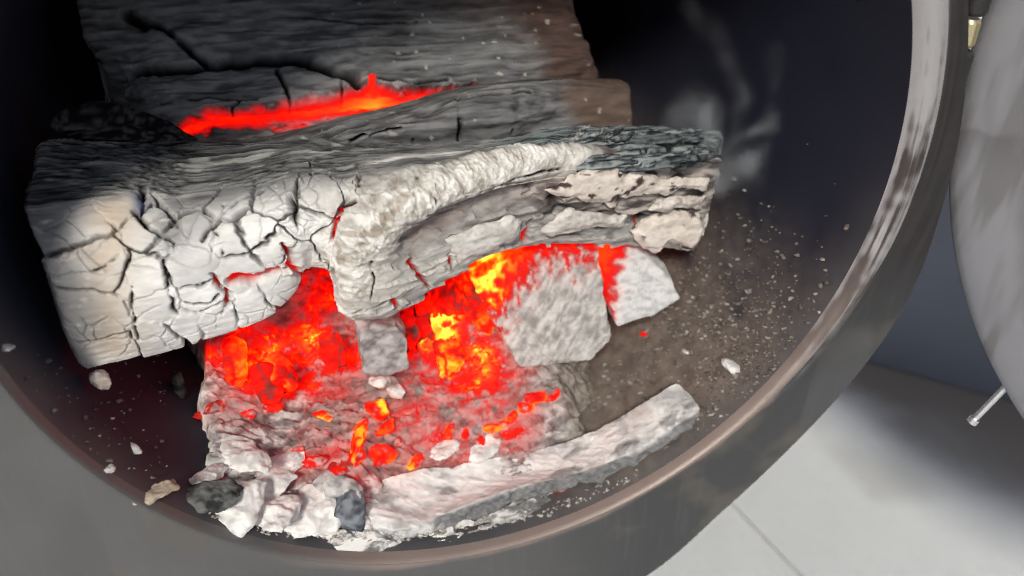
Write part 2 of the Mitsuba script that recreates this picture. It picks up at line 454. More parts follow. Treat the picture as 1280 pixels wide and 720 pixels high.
bedcol = lerp(bedcol, lerp((.10, .085, .08), (.34, .31, .30), np.clip(sstep(.3, .65, a1) * .7 + (a2 - .5) * .8, 0, 1)), sstep(.22, .55, H + (a3 - .5) * .3) * .92)     # half-burnt crumbs around the hot spots
hl = fbm(V * [26, 38, 38], 3, 47)
bedheat = H * (.62 + .46 * (sstep(.25, .75, hl) - .25) + .30 * (sstep(.30, .70, hn) - .5) + .22 * sstep(.90, .995, hr) * sstep(.6, .95, H) - .30 * sstep(.52, .68, hm) - .14 * sstep(.5, .35, hm) * sstep(.9, .5, H)) - .02
bedheat = np.where(bedheat > 0, bedheat, 0)

put('ember_bed', V, Fc, bedcol, bedheat, glow_name='glowing_coals')
tag('ember_bed', 'bed of grey ash and red glowing coals heaped on the firebox floor under the logs', kind='stuff')

# ---------------------------------------------------------------- front log
ctl = [
    [(60, 178, .15), (52, 215, .115), (42, 255, .085), (66, 325, .058), (90, 395, .052), (110, 464, .052)],
    [(150, 176, .16), (150, 212, .12), (140, 250, .085), (150, 330, .055), (158, 400, .052), (165, 450, .06)],
    [(250, 178, .165), (250, 212, .13), (245, 250, .09), (250, 310, .06), (250, 375, .055), (242, 428, .066)],
    [(345, 176, .165), (345, 198, .13), (348, 225, .09), (345, 280, .065), (342, 330, .06), (338, 392, .068)],
    [(375, 178, .16), (375, 195, .125), (374, 222, .085), (368, 272, .065), (362, 322, .062), (362, 366, .072)],
    [(402, 178, .16), (402, 195, .125), (402, 222, .085), (398, 258, .067), (392, 290, .068), (388, 328, .08)],
    [(430, 180, .16), (432, 195, .125), (432, 222, .085), (426, 262, .066), (420, 295, .066), (416, 330, .08)],
    [(455, 182, .16), (457, 194, .125), (457, 218, .085), (446, 280, .06), (440, 335, .058), (442, 392, .068)],
    [(500, 183, .16), (505, 192, .12), (505, 210, .085), (492, 280, .058), (482, 345, .057), (480, 398, .066)],
    [(565, 180, .15), (565, 186, .12), (568, 200, .09), (560, 250, .07), (556, 305, .075), (556, 352, .08)],
    [(620, 176, .15), (622, 182, .12), (626, 193, .09), (620, 235, .078), (612, 285, .088), (610, 320, .093)],
    [(700, 160, .15), (700, 170, .13), (702, 190, .1), (698, 228, .09), (700, 272, .1), (702, 306, .108)],
    [(790, 160, .15), (790, 170, .13), (790, 192, .11), (792, 228, .1), (795, 272, .11), (796, 308, .114)],
    [(895, 166, .14), (893, 178, .13), (890, 196, .12), (880, 232, .115), (872, 280, .118), (862, 314, .12)],
]
C = []
for row in ctl:
    p = [at(*q) for q in row]
    a, b = p[0], p[-1]
    p += [b + [0, .035, .004], b + [0, .07, .02], (a + b) / 2 + [0, .045, .0], a + [0, .012, -.015]]
    C.append(p)
C = np.array(C)
# stations are spread over the log by their distance along it
v, f, s, t = loft(C, 900, 410, 5, .8, .007)
n = vnormals(v, f)
pk = Pick(v, n)
x, y, z = v.T
up = sstep(2.15, 1.75, t + (fbm(v * 30, 3, 2) - .5) * 1.1) + sstep(9.3, 9.7, t)
left = sstep(6.6, 5.7, s + (fbm(v * 35, 3, 4) - .5) * .8)
low = sstep(5.2, 6, t)
# -- block pattern of the ash-covered front
seeds_px = [(110, 275), (150, 255), (130, 330), (125, 395), (140, 440), (188, 285), (180, 345), (200, 385), (195, 425), (232, 250), (215, 300), (245, 290), (238, 335), (250, 375), (232, 405),
            (290, 255), (285, 300), (300, 340), (270, 400), (320, 285), (345, 310), (318, 385), (340, 250), (350, 365), (400, 245), (385, 280), (410, 300), (380, 318), (440, 235), (445, 275),
            (470, 330), (455, 370), (500, 350), (545, 335), (490, 380), (590, 300), (650, 285), (560, 280), (720, 285), (640, 240), (770, 285), (830, 285), (720, 235), (800, 235), (860, 235), (760, 262), (520, 300), (600, 215), (540, 215), (480, 215), (680, 200),
            (850, 185), (780, 185), (300, 205), (200, 200), (100, 205), (400, 200)]
seeds = np.array([pk(*p) for p in seeds_px])
w = np.stack([fbm(v * 55 + 5 * k, 3, 50 + k) - .5 for k in range(3)], -1) * .010 + np.stack([fbm(v * 260, 2, 60 + k) - .5 for k in range(3)], -1) * .0032
dd, ii = cKDTree(seeds).query(v + w, k=2)
sep = np.linalg.norm(seeds[ii[:, 0]] - seeds[ii[:, 1]], axis=1)
edge = (dd[:, 1] ** 2 - dd[:, 0] ** 2) / (2 * sep)
cell = ii[:, 0]
front = (1 - up.clip(0, 1)) * (1 - low)
ck_w = .0005 + .0009 * sstep(.4, .7, fbm(v * 45, 2, 70))
ck = np.exp(-np.abs(edge / ck_w) ** 3) * front * (left * .9 + .1 * (1 - left) * sstep(.45, .6, fbm(v * 40, 2, 71)))
# second, finer generation of checks
seeds2 = v[np.random.default_rng(5).choice(len(v), 420)]
d2, i2 = cKDTree(seeds2).query(v + w * .7, k=2)
e2 = (d2[:, 1] ** 2 - d2[:, 0] ** 2) / (2 * np.linalg.norm(seeds2[i2[:, 0]] - seeds2[i2[:, 1]], axis=1) + 1e-9)
fine = np.exp(-(e2 / .00048) ** 2) * front * (.25 + .75 * left) * sstep(.46, .60, fbm(v * 38, 2, 72))
crnd = np.random.default_rng(3).uniform(-1, 1, len(seeds))
D = (fbm(v * 20, 3, 80) - .5) * .0065 + (fbm(v * 70, 4, 82) - .5) * .0035 * (1 - .8 * left * front)
D += front * left * (.0005 * (1 - np.exp(-edge / .0015)) + crnd[cell] * .0012 + ((v - seeds[cell]) * np.random.default_rng(4).uniform(-.05, .05, (len(seeds), 3))[cell]).sum(1))
ck = ck * sstep(.36, .56, fbm(v * 33, 2, 73))
D -= ck * .0055 + fine * .0009
D += (fbm(v * [90, 420, 420], 3, 84) - .5) * .0009
# fibrous top face: long grain
gr = fbm(np.stack([x * 14, y * 480 + z * 160, z * 420], -1), 4, 85)
gr2 = fbm(np.stack([x * 26, y * 1100, z * 1100], -1), 3, 86)
D += up.clip(0, 1) * ((gr - .5) * .0045 + (gr2 - .5) * .0016)
# fuzzy ridge where the bark burnt to felted ash
ridge = pk.line([(432, 372), (440, 320), (470, 280), (510, 250), (560, 228), (610, 208), (660, 196), (705, 190)], jit=.003)
rd = dist(v, ridge)
rmk = sstep(.54, .64, fbm(v * 150, 4, 92)) * sstep(9.2, 7.6, s)
rm = np.exp(-(rd / (.015 + .008 * sstep(7.6, 6.4, s))) ** 2) * (1 - low)
c0_ = fbm(v * 520, 2, 86)
ri = cKDTree(ridge).query(v)[1] * .0004
fz = fbm(np.stack([ri * 700, rd * 160, fbm(v * 90, 2, 87) * 5], -1), 3, 88); fz2 = fbm(v * [190, 150, 150], 4, 89)
D += rm * (.006 + (fz - .5) * .0022 + (fz2 - .5) * .0045 + (c0_ - .5) * .002)
# layered, hollowed right half
right = (1 - left) * front * (1 - rm)
lay = (z * 105 + x * 16 + fbm(v * [25, 60, 60], 4, 90) * 2.6)
fr = lay - np.floor(lay)
hollow = np.exp(-(dist(v, pk.line([(520, 300), (570, 268), (640, 245), (690, 232)])) / .012) ** 2)
D += right * (fr ** 2 * .0028 - .001 - hollow * .010)
# loose plates of ash at the right end
plate = sstep(10.0, 11.0, s) * right * sstep(3.9, 3.5, t + (fbm(v * 45, 3, 91) - .5) * 1.6)
D += plate * (.0035 + crnd[cell] * .002)
pits = np.array([pk(*p) for p in [(692, 252), (697, 262), (688, 270), (668, 240), (800, 268), (806, 275), (752, 268), (840, 262), (842, 232), (770, 250), (860, 285)]])
pit = np.zeros(len(v))
for c, r in zip(pits, (.0045, .004, .003, .003, .006, .004, .0028, .003, .002, .002, .003)):
    pit = np.maximum(pit, np.exp(-(((v + w * .25 - c) ** 2).sum(1) / r ** 2)))
D -= pit * .008
# named cracks: (pixels, half width, depth, heat)
cracks = [([(362, 245), (366, 262), (373, 284)], .0016, .010, 0), ([(352, 305), (362, 318), (366, 333)], .0017, .010, .35), ([(292, 353), (325, 347), (352, 340), (366, 333), (378, 338)], .0022, .012, .72),
          ([(424, 265), (420, 280), (416, 296)], .0013, .008, .6), ([(446, 252), (430, 258), (424, 266)], .001, .006, .2), ([(262, 340), (270, 355), (283, 368), (284, 382)], .0014, .008, .45), ([(283, 382), (276, 392)], .001, .006, .35),
          ([(388, 200), (390, 222), (420, 216), (448, 208), (449, 232)], .001, .006, 0), ([(170, 262), (190, 285), (218, 303), (212, 325)], .0012, .007, 0), ([(280, 262), (270, 290), (280, 318)], .001, .005, 0), ([(102, 342), (130, 336), (150, 318)], .0008, .004, 0),
          ([(168, 350), (166, 390), (172, 425)], .0008, .004, 0), ([(205, 330), (212, 372), (224, 392)], .0009, .004, 0), ([(230, 380), (262, 378), (275, 368)], .0008, .003, 0), ([(655, 302), (660, 288), (668, 272), (684, 262)], .0012, .007, .0),
          ([(656, 306), (658, 290)], .0016, .008, .7), ([(518, 328), (526, 345), (538, 360)], .0012, .007, .5), ([(464, 372), (466, 345), (462, 325)], .0008, .004, 0), ([(606, 320), (603, 303)], .001, .006, .5), ([(566, 338), (560, 318)], .0013, .007, .6),
          ([(445, 385), (470, 382), (492, 372)], .0009, .004, .0), ([(492, 375), (497, 385)], .0014, .006, .6), ([(792, 305), (797, 285), (802, 272)], .0012, .006, .45),
          ([(545, 265), (600, 240), (650, 222), (700, 210)], .0009, .004, 0), ([(520, 225), (540, 250)], .0008, .003, 0), ([(250, 300), (300, 252), (330, 240)], .0008, .004, 0), ([(180, 240), (178, 262)], .0014, .006, 0)]
heat = np.zeros(len(v)); cav = np.zeros(len(v))
for k, (pts, hw, dp, ht) in enumerate(cracks):
    L = pk.line(pts, seed=200 + k, jit=.0026)
    d = dist(v, L)
    hw = hw * (.35 + 1.25 * sstep(.25, .75, fbm(v * 110, 3, 230 + k)))
    g = np.exp(-(d / hw) ** 2)
    D -= g * dp
    cav = np.maximum(cav, np.exp(-(d / (hw * .9)) ** 4))
    if ht:
        heat = np.maximum(heat, ht * np.exp(-(d / (hw * 1.0)) ** 2) * (.75 + .5 * fbm(v * 120, 2, 99)))
D = D * (1 - .75 * sstep(5.6, 7.5, t) * sstep(9.6, 8.5, t))
v2 = v + n * D[:, None]
# ragged lower hem
# -- colours
a = fbm(v * 45, 4, 101); b = fbm(v * [160, 260, 260], 4, 102); c5 = fbm(v * 500, 2, 103)
ash = lerp((.60, .595, .585), (.86, .855, .84), np.clip(sstep(.28, .6, a) * .75 + (b - .5) * .8 + (c5 - .5) * .35 + .15, 0, 1))
tone = np.random.default_rng(9).uniform(.88, 1.04, len(seeds))[cell]
ash = ash * tone[:, None]


def near(px, r):
    return np.exp(-(dist(v, pk.line(px, jit=0) if len(px) > 1 else pk(*px[0])[None]) / r) ** 2)


tan = near([(140, 265), (128, 320), (125, 380), (135, 430)], .016) * sstep(.3, .6, fbm(v * 60, 3, 104) + .15)
ash = lerp(ash, (.60, .50, .40), tan * .9)
ash = lerp(ash, (.42, .27, .13), near([(198, 224), (225, 220)], .007) * .9)
ash = lerp(ash, (.05, .08, .18), near([(172, 238), (178, 258)], .0045) * .9)
greyed = np.maximum(near([(50, 250), (70, 310), (88, 370), (100, 410)], .017), near([(225, 255), (260, 248), (300, 238), (350, 230), (440, 222)], .015) * .95)
greyed = np.maximum(greyed, near([(215, 300), (205, 275), (230, 250)], .009) * .7)
greyed = np.maximum(greyed, sstep(.62, .12, s + (fbm(v * 26, 3, 111) - .5) * .9))
ash = lerp(ash, (.17, .172, .18), np.clip(greyed * sstep(.2, .55, b + .12), 0, 1) * .92)
topc = lerp((.015, .016, .018), (.27, .275, .28), sstep(.32, .72, gr * .5 + gr2 * .5) * (.55 + .45 * sstep(.3, .6, a)))
topc = lerp(topc, (.5, .5, .49), sstep(.6, .7, fbm(v * [40, 140, 140], 3, 105)) * .5)
darkend = sstep(9.4, 10.6, s)
topc = lerp(topc, lerp((.018, .022, .026), (.26, .30, .31), sstep(.42, .68, gr * .5 + gr2 * .5)), darkend)
fuzz = lerp((.36, .325, .28), (.84, .82, .78), sstep(.3, .66, fz * .45 + fz2 * .55))
lc = lerp((.18, .17, .166), (.48, .468, .455), np.clip(sstep(.0, .9, fr) * .55 + sstep(.35, .65, b) * .55, 0, 1))
lc = lerp(lc, (.19, .135, .125), hollow * sstep(.25, .55, a) * .9)  # hollow browned darker: shade below the ridge put into the colour
lc = lerp(lc, lerp((.06, .045, .045), (.50, .45, .42), sstep(.42, .62, fbm(v * [60, 150, 150], 3, 108))), plate * .9)
lc = lerp(lc, (.66, .60, .52), near([(825, 290), (855, 285)], .014) * .8)
lc = lerp(lc, (.60, .58, .54), near([(470, 360), (500, 350), (545, 335), (600, 305)], .012) * .8)
col = lerp(ash, lc, np.clip((1 - left) * 1.0, 0, 1))
col = lerp(col, fuzz, rm.clip(0, 1) ** .7)
col = lerp(col, (.30, .245, .19), rm.clip(0, 1) * rmk * .75)
whiteband = near([(470, 205), (540, 192), (600, 188), (660, 190)], .008)
col = lerp(col, (.86, .85, .82), whiteband * .85)
col = lerp(col, topc, np.clip(up * (1 - whiteband * .8), 0, 1))
col = lerp(col, (.05, .045, .043), np.clip(ck * .8 + fine * .30, 0, 1))
col = lerp(col, (.02, .017, .017), np.clip(cav + pit * .95, 0, 1))
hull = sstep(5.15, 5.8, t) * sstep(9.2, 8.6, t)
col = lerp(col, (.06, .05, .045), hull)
# the log glows underneath, where it faces the coals
und = sstep(5.1, 5.5, t) * sstep(8.2, 7.2, t) * sstep(1.6, 2.4, s) * sstep(13, 12, s)
heat = np.maximum(heat, und * (.45 + .7 * (fbm(v * 60, 3, 120) - .3)))
# split the blocks of the left front off as parts
blocks = [k for k, (px, py) in enumerate(seeds_px) if px <= 445 and py > 222]
fcell = cell[f[:, 0]]
isfront = (front[f].min(1) > .5) & (left[f].min(1) > .5)
skip = np.zeros(len(f), bool)
n2 = vnormals(v2, f)
hotf = heat[f].max(1) > .07
j = 0
for k in blocks:
    m = (fcell == k) & isfront & ~hotf
    if m.sum() < 250:
        continue
    emit('front_log__char_block' + ('_%03d' % j if j else ''), v2, f[m], n2, col, 'ashen')
    skip |= m
    j += 1
put('front_log', v2, f, col, heat, glow_name='glowing_crack', skip=skip)
tag('front_log', 'big front log, its face burnt to cracked white ash with a curved felted ridge', 'log')

# ---------------------------------------------------------------- rear log
ctl = [
    [(112, -70, .31), (118, 20, .275), (150, 90, .25), (165, 150, .225), (172, 210, .205)],
    [(200, -70, .30), (200, 20, .27), (215, 90, .24), (225, 140, .215), (228, 210, .2)],
    [(330, -70, .30), (330, 20, .265), (335, 90, .235), (340, 140, .21), (340, 210, .2)],
    [(460, -70, .30), (460, 20, .265), (462, 80, .235), (465, 135, .21), (465, 210, .2)],
    [(590, -70, .30), (590, 20, .265), (592, 80, .235), (595, 125, .215), (595, 210, .2)],
    [(672, -70, .305), (695, 5, .275), (728, 62, .245), (740, 95, .235), (748, 190, .225)],
]
C = []
for row in ctl:
    p = [at(*q) for q in row]
    a, b = p[0], p[-1]
    C.append(p + [b + [0, .05, 0], (a + b) / 2 + [0, .09, 0], a + [0, .06, .005]])
v, f, s, t = loft(np.array(C), 470, 250, 4, .8)
n = vnormals(v, f)
pk = Pick(v, n)
x, y, z = v.T
g1 = fbm(np.stack([x * 14, y * 260, z * 260], -1), 4, 140); g2 = fbm(np.stack([x * 60, y * 520, z * 520], -1), 3, 141)
D = (fbm(v * 16, 3, 142) - .5) * .014 + (g1 - .5) * .006 + (g2 - .5) * .0016 + (fbm(v * 75, 4, 143) - .5) * .004
cav = np.zeros(len(v))
for k, (pts, hw, dp) in enumerate([([(168, 90), (210, 85), (265, 78), (320, 72), (365, 74), (410, 86), (448, 99)], .0031, .014), ([(162, 20), (190, 28), (220, 48), (255, 74)], .002, .010), ([(160, 18), (178, 30)], .0034, .010),
                                   ([(345, 84), (354, 102), (362, 122), (360, 140)], .0012, .007), ([(290, 150), (290, 135), (300, 125)], .001, .006), ([(430, 100), (428, 128)], .001, .006), ([(470, 95), (520, 102), (560, 98)], .0012, .006),
                                   ([(380, 20), (450, 30), (520, 28)], .0008, .004), ([(200, 130), (260, 120), (320, 124)], .0008, .003)]):
    d = dist(v, pk.line(pts, seed=300 + k, jit=.0022))
    wv = hw * (.6 + .9 * fbm(v * 60, 2, 150))
    D -= dp * np.exp(-(d / wv) ** 2)
    cav = np.maximum(cav, np.exp(-(d / wv) ** 4))
seam = pk.line([(232, 160), (262, 150), (310, 147), (360, 142), (400, 136), (430, 128), (465, 118), (500, 122), (530, 116), (560, 110), (598, 106)], jit=.002)
sw = np.interp(proj(v)[:, 0] * 0 + x, [at(230, 150, .2)[0], at(300, 150, .2)[0], at(400, 135, .2)[0], at(470, 115, .2)[0], at(530, 115, .2)[0], at(598, 106, .2)[0]], [.0055, .0085, .0115, .0125, .0055, .0020])
sd = dist(v, seam) + (fbm(v * [110, 160, 160], 4, 160) - .5) * .011 + (fbm(v * [160, 420, 420], 3, 159) - .5) * .007
heat = sstep(1.2, .85, sd / sw) * (.40 + .38 * sstep(1.05, .25, sd / sw) + .40 * (fbm(v * [40, 70, 70], 3, 161) - .45) + .24 * np.exp(-(dist(v, pk(465, 118)[None]) / .022) ** 2))
spur = dist(v, pk.line([(465, 115), (466, 96)]))
heat = np.maximum(heat, .8 * sstep(.0042, .0024, spur + (fbm(v * 160, 3, 163) - .5) * .003))
D -= .013 * sstep(1.25, .5, sd / sw)
v2 = v + n * (D * (1 - .8 * sstep(4.3, 5.2, t)))[:, None]
a = fbm(v * 30, 3, 165); e = fbm(v * [70, 240, 240], 4, 166)
col = lerp((.045, .045, .05), (.25, .255, .265), sstep(.3, .72, g1 * .5 + g2 * .25 + e * .25))
pale = np.exp(-(dist(v, pk.line([(220, 130), (300, 110), (400, 105), (430, 70), (330, 60), (200, 60)], jit=0)) / .025) ** 2)
col = lerp(col, lerp((.12, .124, .13), (.38, .388, .398), sstep(.3, .7, e)), pale * .85)
brown = sstep(4.15, 4.75, s + (a - .5) * 1.2) + .5 * sstep(2.6, 4, s) * sstep(1.4, .8, t + (a - .5))
col = lerp(col, lerp((.025, .017, .016), (.14, .075, .056), e), brown.clip(0, 1) * .85)
specks = sstep(.77, .82, fbm(v * 210, 2, 168)) * sstep(2.2, 3.2, s)
col = lerp(col, (.5, .46, .42), specks * .8)
halo = sstep(1.9, 1.1, sd / sw) * (heat < .1)
col = lerp(col, (.46, .42, .41), halo * .6 * sstep(.35, .6, e))
col = lerp(col, (.012, .011, .013), cav)
put('rear_log', v2, f, col, heat, glow_name='glowing_seam')
tag('rear_log', 'dark grey charred log lying at the back with a long red glowing seam', 'log')

# ---------------------------------------------------------------- middle log, wedged between the two
ctl = [
    [(330, 182, .178), (330, 186, .172), (330, 192, .168), (330, 230, .165)],
    [(390, 166, .182), (392, 172, .172), (392, 182, .165), (395, 230, .16)],
    [(440, 152, .188), (440, 157, .174), (440, 168, .16), (440, 230, .16)],
    [(500, 138, .19), (500, 144, .172), (500, 158, .155), (500, 230, .155)],
    [(600, 112, .19), (600, 118, .172), (600, 150, .155), (600, 230, .155)],
    [(690, 104, .195), (690, 110, .18), (690, 150, .165), (690, 230, .16)],
    [(784, 104, .2), (785, 110, .19), (786, 150, .175), (786, 225, .17)],
]
C = []
for row in ctl:
    p = [at(*q) for q in row]
    a, b = p[0], p[-1]
    C.append(p + [b + [0, .03, 0], (a + b) / 2 + [0, .05, 0], a + [0, .02, -.003]])
v, f, s, t = loft(np.array(C), 330, 170, 3, .8, .004)
n = vnormals(v, f); pk = Pick(v, n); x, y, z = v.T
g1 = fbm(np.stack([x * 16, y * 240, z * 240], -1), 4, 170); g2 = fbm(np.stack([x * 70, y * 560, z * 560], -1), 3, 171)
end = sstep(5.05, 5.35, s + (fbm(v * 40, 2, 172) - .5) * .4)
D = ((fbm(v * 25, 3, 173) - .5) * .010 + (g1 - .5) * .006 + (fbm(v * 90, 3, 174) - .5) * .003) * (1 - .6 * end)
cav = np.zeros(len(v))
for k, (pts, hw, dp) in enumerate([([(573, 125), (574, 150), (575, 178)], .0012, .007), ([(520, 145), (518, 178)], .0009, .005), ([(440, 178), (460, 165), (500, 160)], .0012, .006), ([(640, 115), (642, 165)], .0008, .004), ([(600, 122), (660, 118)], .001, .004)]):
    d = dist(v, pk.line(pts, seed=400 + k)); D -= dp * np.exp(-(d / hw) ** 2); cav = np.maximum(cav, np.exp(-(d / hw) ** 4))
v2 = v + n * (D * (1 - .7 * sstep(3.3, 4, t)))[:, None]
e = fbm(v * [60, 220, 220], 4, 176)
col = lerp((.035, .035, .038), (.24, .24, .25), sstep(.3, .72, g1 * .5 + g2 * .2 + e * .3))
col = lerp(col, lerp((.07, .05, .044), (.20, .14, .11), e), end * .9)
col = lerp(col, (.4, .38, .35), sstep(.77, .82, fbm(v * 200, 2, 177)) * .7)
col = lerp(col, (.012, .011, .012), cav)
put('middle_log', v2, f, col)
tag('middle_log', 'short charred split log wedged between front and rear logs, its right end still brown', 'log')

# ---------------------------------------------------------------- pieces among the coals
def chunk(key, poly, y, thick, label=None, cat=None, amp=.0016, hfun=None, cfun=None, ref=.0022, seed=0, freq=130, lean=.012, group=None, smooth=6):
    ys = y if isinstance(y, (list, tuple)) else [y] * len(poly)
    P = np.array([at(px, py, yy) for (px, py), yy in zip(poly, ys)])
    c = P.mean(0)
    B = c + (P - c) * .82 + [0, thick, lean]
    M = c + (P - c) * 1.02 + [0, thick * .3, lean * .3]
    v, f = rock(np.vstack([P * .97 + c * .03 + [0, -.002, 0], M, B]), ref, amp, freq, seed, smooth)
    a = fbm(v * 150, 4, seed + 1); b = fbm(v * 420, 3, seed + 2)
    col = cfun(v, a, b) if cfun else lerp((.24, .225, .215), (.58, .56, .54), sstep(.3, .68, fbm(v @ np.array([[1, 0, .6], [0, 1, 0], [-.6, 0, 1]]) * [430, 200, 90], 4, 79) * .75 + b * .25))
    h = hfun(v, a, b) if hfun else None
    if h is not None:
        h = np.clip(h, 0, 1.6)
        col = lerp(col, (.05, .03, .025), sstep(.25, .6, h) * .92)
    put(key, v, f, col, h, glow_name='glowing_side')
    if label:
        tag(key, label, cat, group)
    return v


def px_fields(v):
    return proj(v).T


bl_top, bl_bot = at(680, 315, .105), at(690, 455, .105)
lft = at(615, 400, .105)


def h_big(v, a, b):
    k = (v[:, 2] - bl_bot[2]) / (bl_top[2] - bl_bot[2])
    side = np.exp(-((v[:, 0] - lft[0]) / .016) ** 2)
    streak = fbm(v * [420, 260, 130], 3, 77)
    return .95 * sstep(.40, 1.02, k + (streak - .5) * .55 + side * .2 - .15 * sstep(.05, .075, v[:, 0])) + .62 * side * sstep(.3, .7, a) * sstep(-.1, .4, k) - .04


chunk('ash_coated_coal', [(592, 358), (640, 318), (700, 306), (748, 312), (758, 395), (764, 425), (738, 450), (690, 449), (648, 460), (626, 425)], [.12, .12, .12, .115, .1, .095, .092, .092, .095, .108], .05,
      'broad block of coal under the front log, red on top and pale ash below', 'coal', .0024, h_big, ref=.0017, seed=500, freq=170)
rx = at(775, 350, .1)


def h_right(v, a, b):
    return .95 * sstep(.020, -.008, v[:, 0] - rx[0] + (fbm(v * [120, 200, 200], 3, 78) - .5) * .02 - (v[:, 2] - rx[2]) * .35) - .02


chunk('ash_coated_coal_001', [(762, 300), (800, 312), (838, 345), (850, 372), (815, 394), (770, 408), (757, 370), (752, 330)], [.125, .12, .105, .098, .095, .098, .11, .12], .045,
      'white ashy block of coal under the log\'s right end, glowing on its left', 'coal', .0018, h_right, lambda v, a, b: lerp((.36, .36, .365), (.64, .64, .64), sstep(.28, .62, fbm(v * [120, 200, 420], 4, 81) * .6 + b * .4)), ref=.0018, seed=520)
chunk('ash_coated_coal_002', [(446, 414), (470, 403), (497, 406), (511, 424), (508, 460), (482, 470), (455, 464)], .088, .022, 'small upright grey block of coal below the middle of the front log', 'coal', .0038, None,
      lambda v, a, b: lerp((.18, .165, .165), (.46, .43, .43), sstep(.3, .65, a * .6 + b * .4)), seed=540, ref=.0013, freq=90)
tag('ash_coated_coal_002', 'small upright grey block of coal below the middle of the front log', 'coal')

hotpieces = [([(540, 378), (570, 362), (598, 385), (596, 420), (570, 442), (545, 436)], .135, .03, 1.12), ([(590, 428), (618, 420), (632, 432), (632, 450), (600, 453)], .12, .025, 1.28), ([(512, 392), (538, 382), (546, 440), (520, 452)], .125, .025, .92),
             ([(546, 458), (580, 448), (572, 470), (552, 482)], .105, .015, 1.1), ([(548, 362), (580, 352), (600, 368), (570, 378)], .15, .02, 1.25), ([(500, 404), (522, 392), (524, 440), (508, 446)], .115, .02, .82),
             ([(582, 390), (604, 376), (622, 400), (604, 424)], .125, .02, 1.0), ([(280, 455), (296, 446), (308, 458), (312, 476), (296, 486), (284, 474)], .104, .012, 1.0), ([(334, 474), (350, 464), (366, 472), (370, 486), (352, 494)], .096, .012, .98), ([(318, 484), (336, 480), (354, 490), (350, 502), (328, 502)], .091, .01, .8),
             ([(400, 446), (430, 442), (436, 458), (408, 464)], .105, .012, .95)]
EMB = 'glowing coals of the ember bed'
HOT_NAMES = ['largest orange yellow coal, in the middle of the hollow right of the small grey block', 'yellow orange coal low in the hollow, against the broad ash coated block', 'tall red coal in the hollow, second to the right of the grey block', 'small orange coal on the floor of the right hollow, below the largest coal',
             'yellow coal tucked highest under the front log', 'narrow red coal leaning on the right side of the small grey block', 'orange coal between the largest coal and the broad ash coated block', 'orange coal at the far left of the red hollow under the front log',
             'rounded orange red coal below the middle of the left hollow', 'red coal at the lower edge of the left hollow, on grey ash', 'flat orange red coal just left of the small grey block']
for k, (poly, y, th_, hh) in enumerate(hotpieces):
    key = 'glowing_coal' + ('_%03d' % k if k else '')
    chunk(key, poly, y, th_, None, None, .0052, lambda v, a, b, hh=hh, k=k: hh * (.80 + .75 * (fbm(v * [30, 30, 22], 2, 47 + k) - .42)) - .30 * sstep(.60, .74, fbm(v * [80, 80, 45], 3, 48 + k)) * sstep(1.5, 1.0, hh) + .30 * (a - .5) + .34 * (b - .5) - .34 * sstep(.86, .98, 1 - 2 * np.abs(fbm(v * [70, 70, 40], 4, 53 + k) - .5)), lambda v, a, b: lerp((.03, .02, .018), (.14, .09, .08), b), seed=560 + 7 * k, ref=.0014, freq=80, smooth=5)
    tag(key, HOT_NAMES[k], 'coal', EMB)
ne = len(hotpieces)

# embers lying on the bed, at the spots where the photograph shows them, and small ones strewn between
spots = [(472, 515, .011, 1.02), (404, 523, .0065, 1.12), (452, 556, .015, .95), (470, 573, .013, .85), (518, 577, .0075, 1.0), (440, 575, .009, .75), (561, 540, .0055, .9), (582, 543, .005, .9), (618, 535, .007, .92), (636, 525, .008, .88), (652, 512, .008, .9), (668, 500, .009, .85),
         (690, 497, .007, .75), (600, 552, .006, .7), (372, 568, .007, .85), (366, 580, .0045, 1.05), (392, 580, .008, .7), (420, 590, .009, .7), (335, 617, .006, .75), (283, 606, .005, .55), (250, 520, .006, .55), (310, 520, .006, .6), (340, 512, .007, .7),
         (805, 419, .0035, .85), (592, 480, .0045, 1.1), (560, 470, .006, 1.0), (270, 512, .007, .55), (700, 612, .006, .5), (480, 540, .008, .8), (500, 555, .006, .6), (640, 545, .007, .65)]
SPOT_NAMES = ['orange rimmed coal in mid bed, below the small grey block', 'small yellow tipped coal, leftmost of the bright ones in mid bed', 'big red coal near the front, upper of the pair left of the flat board', 'big red coal near the front, lower of the pair left of the flat board', 'orange coal touching the upper edge of the flat board', 'red coal above the ash capped charcoal stub',
              'small orange coal in mid bed, left one of the close pair', 'small orange coal in mid bed, right one of the close pair', 'orange coal at the lower left of the diagonal row of red coals', 'second coal from the lower left in the diagonal row', 'third coal from the lower left in the diagonal row', 'coal at the upper right end of the diagonal row',
              'flat red coal past the upper right end of the diagonal row', 'dim red coal between the close pair and the flat board', 'red coal on grey ash left of the big pair, upper of three', 'tiny yellow coal on grey ash left of the big pair', 'red coal on grey ash just left of the big red pair', 'red coal lying lowest, in front of the big red pair',
              'lone red coal in the white ash at the left front', 'dim red coal by the flat dark char fragment', 'dim pink coal at the left edge of the bed, lower one', 'dim coal on grey ash below the left hollow', 'red coal right of the dim one below the left hollow', '', 'small yellow coal on the floor of the right hollow', 'orange coal below the small orange one in the right hollow',
              'dim pink coal at the left edge of the bed, upper one', 'dim red coal under the dark edge of the flat board', 'dull red coal in mid bed, right of the orange rimmed coal', 'dull red coal in mid bed, in front of the dull one', 'dull red coal just behind the diagonal row', 'small red coal lying apart in the ash']
g = np.random.default_rng(17)
while len(spots) < 32:
    px, py = g.uniform(245, 700), g.uniform(430, 600)
    hh = heat_at(bed_at(px, py)[None])[0]
    if g.uniform() < hh:
        spots.append((px, py, g.uniform(.003, .007), hh * g.uniform(.6, 1.1)))
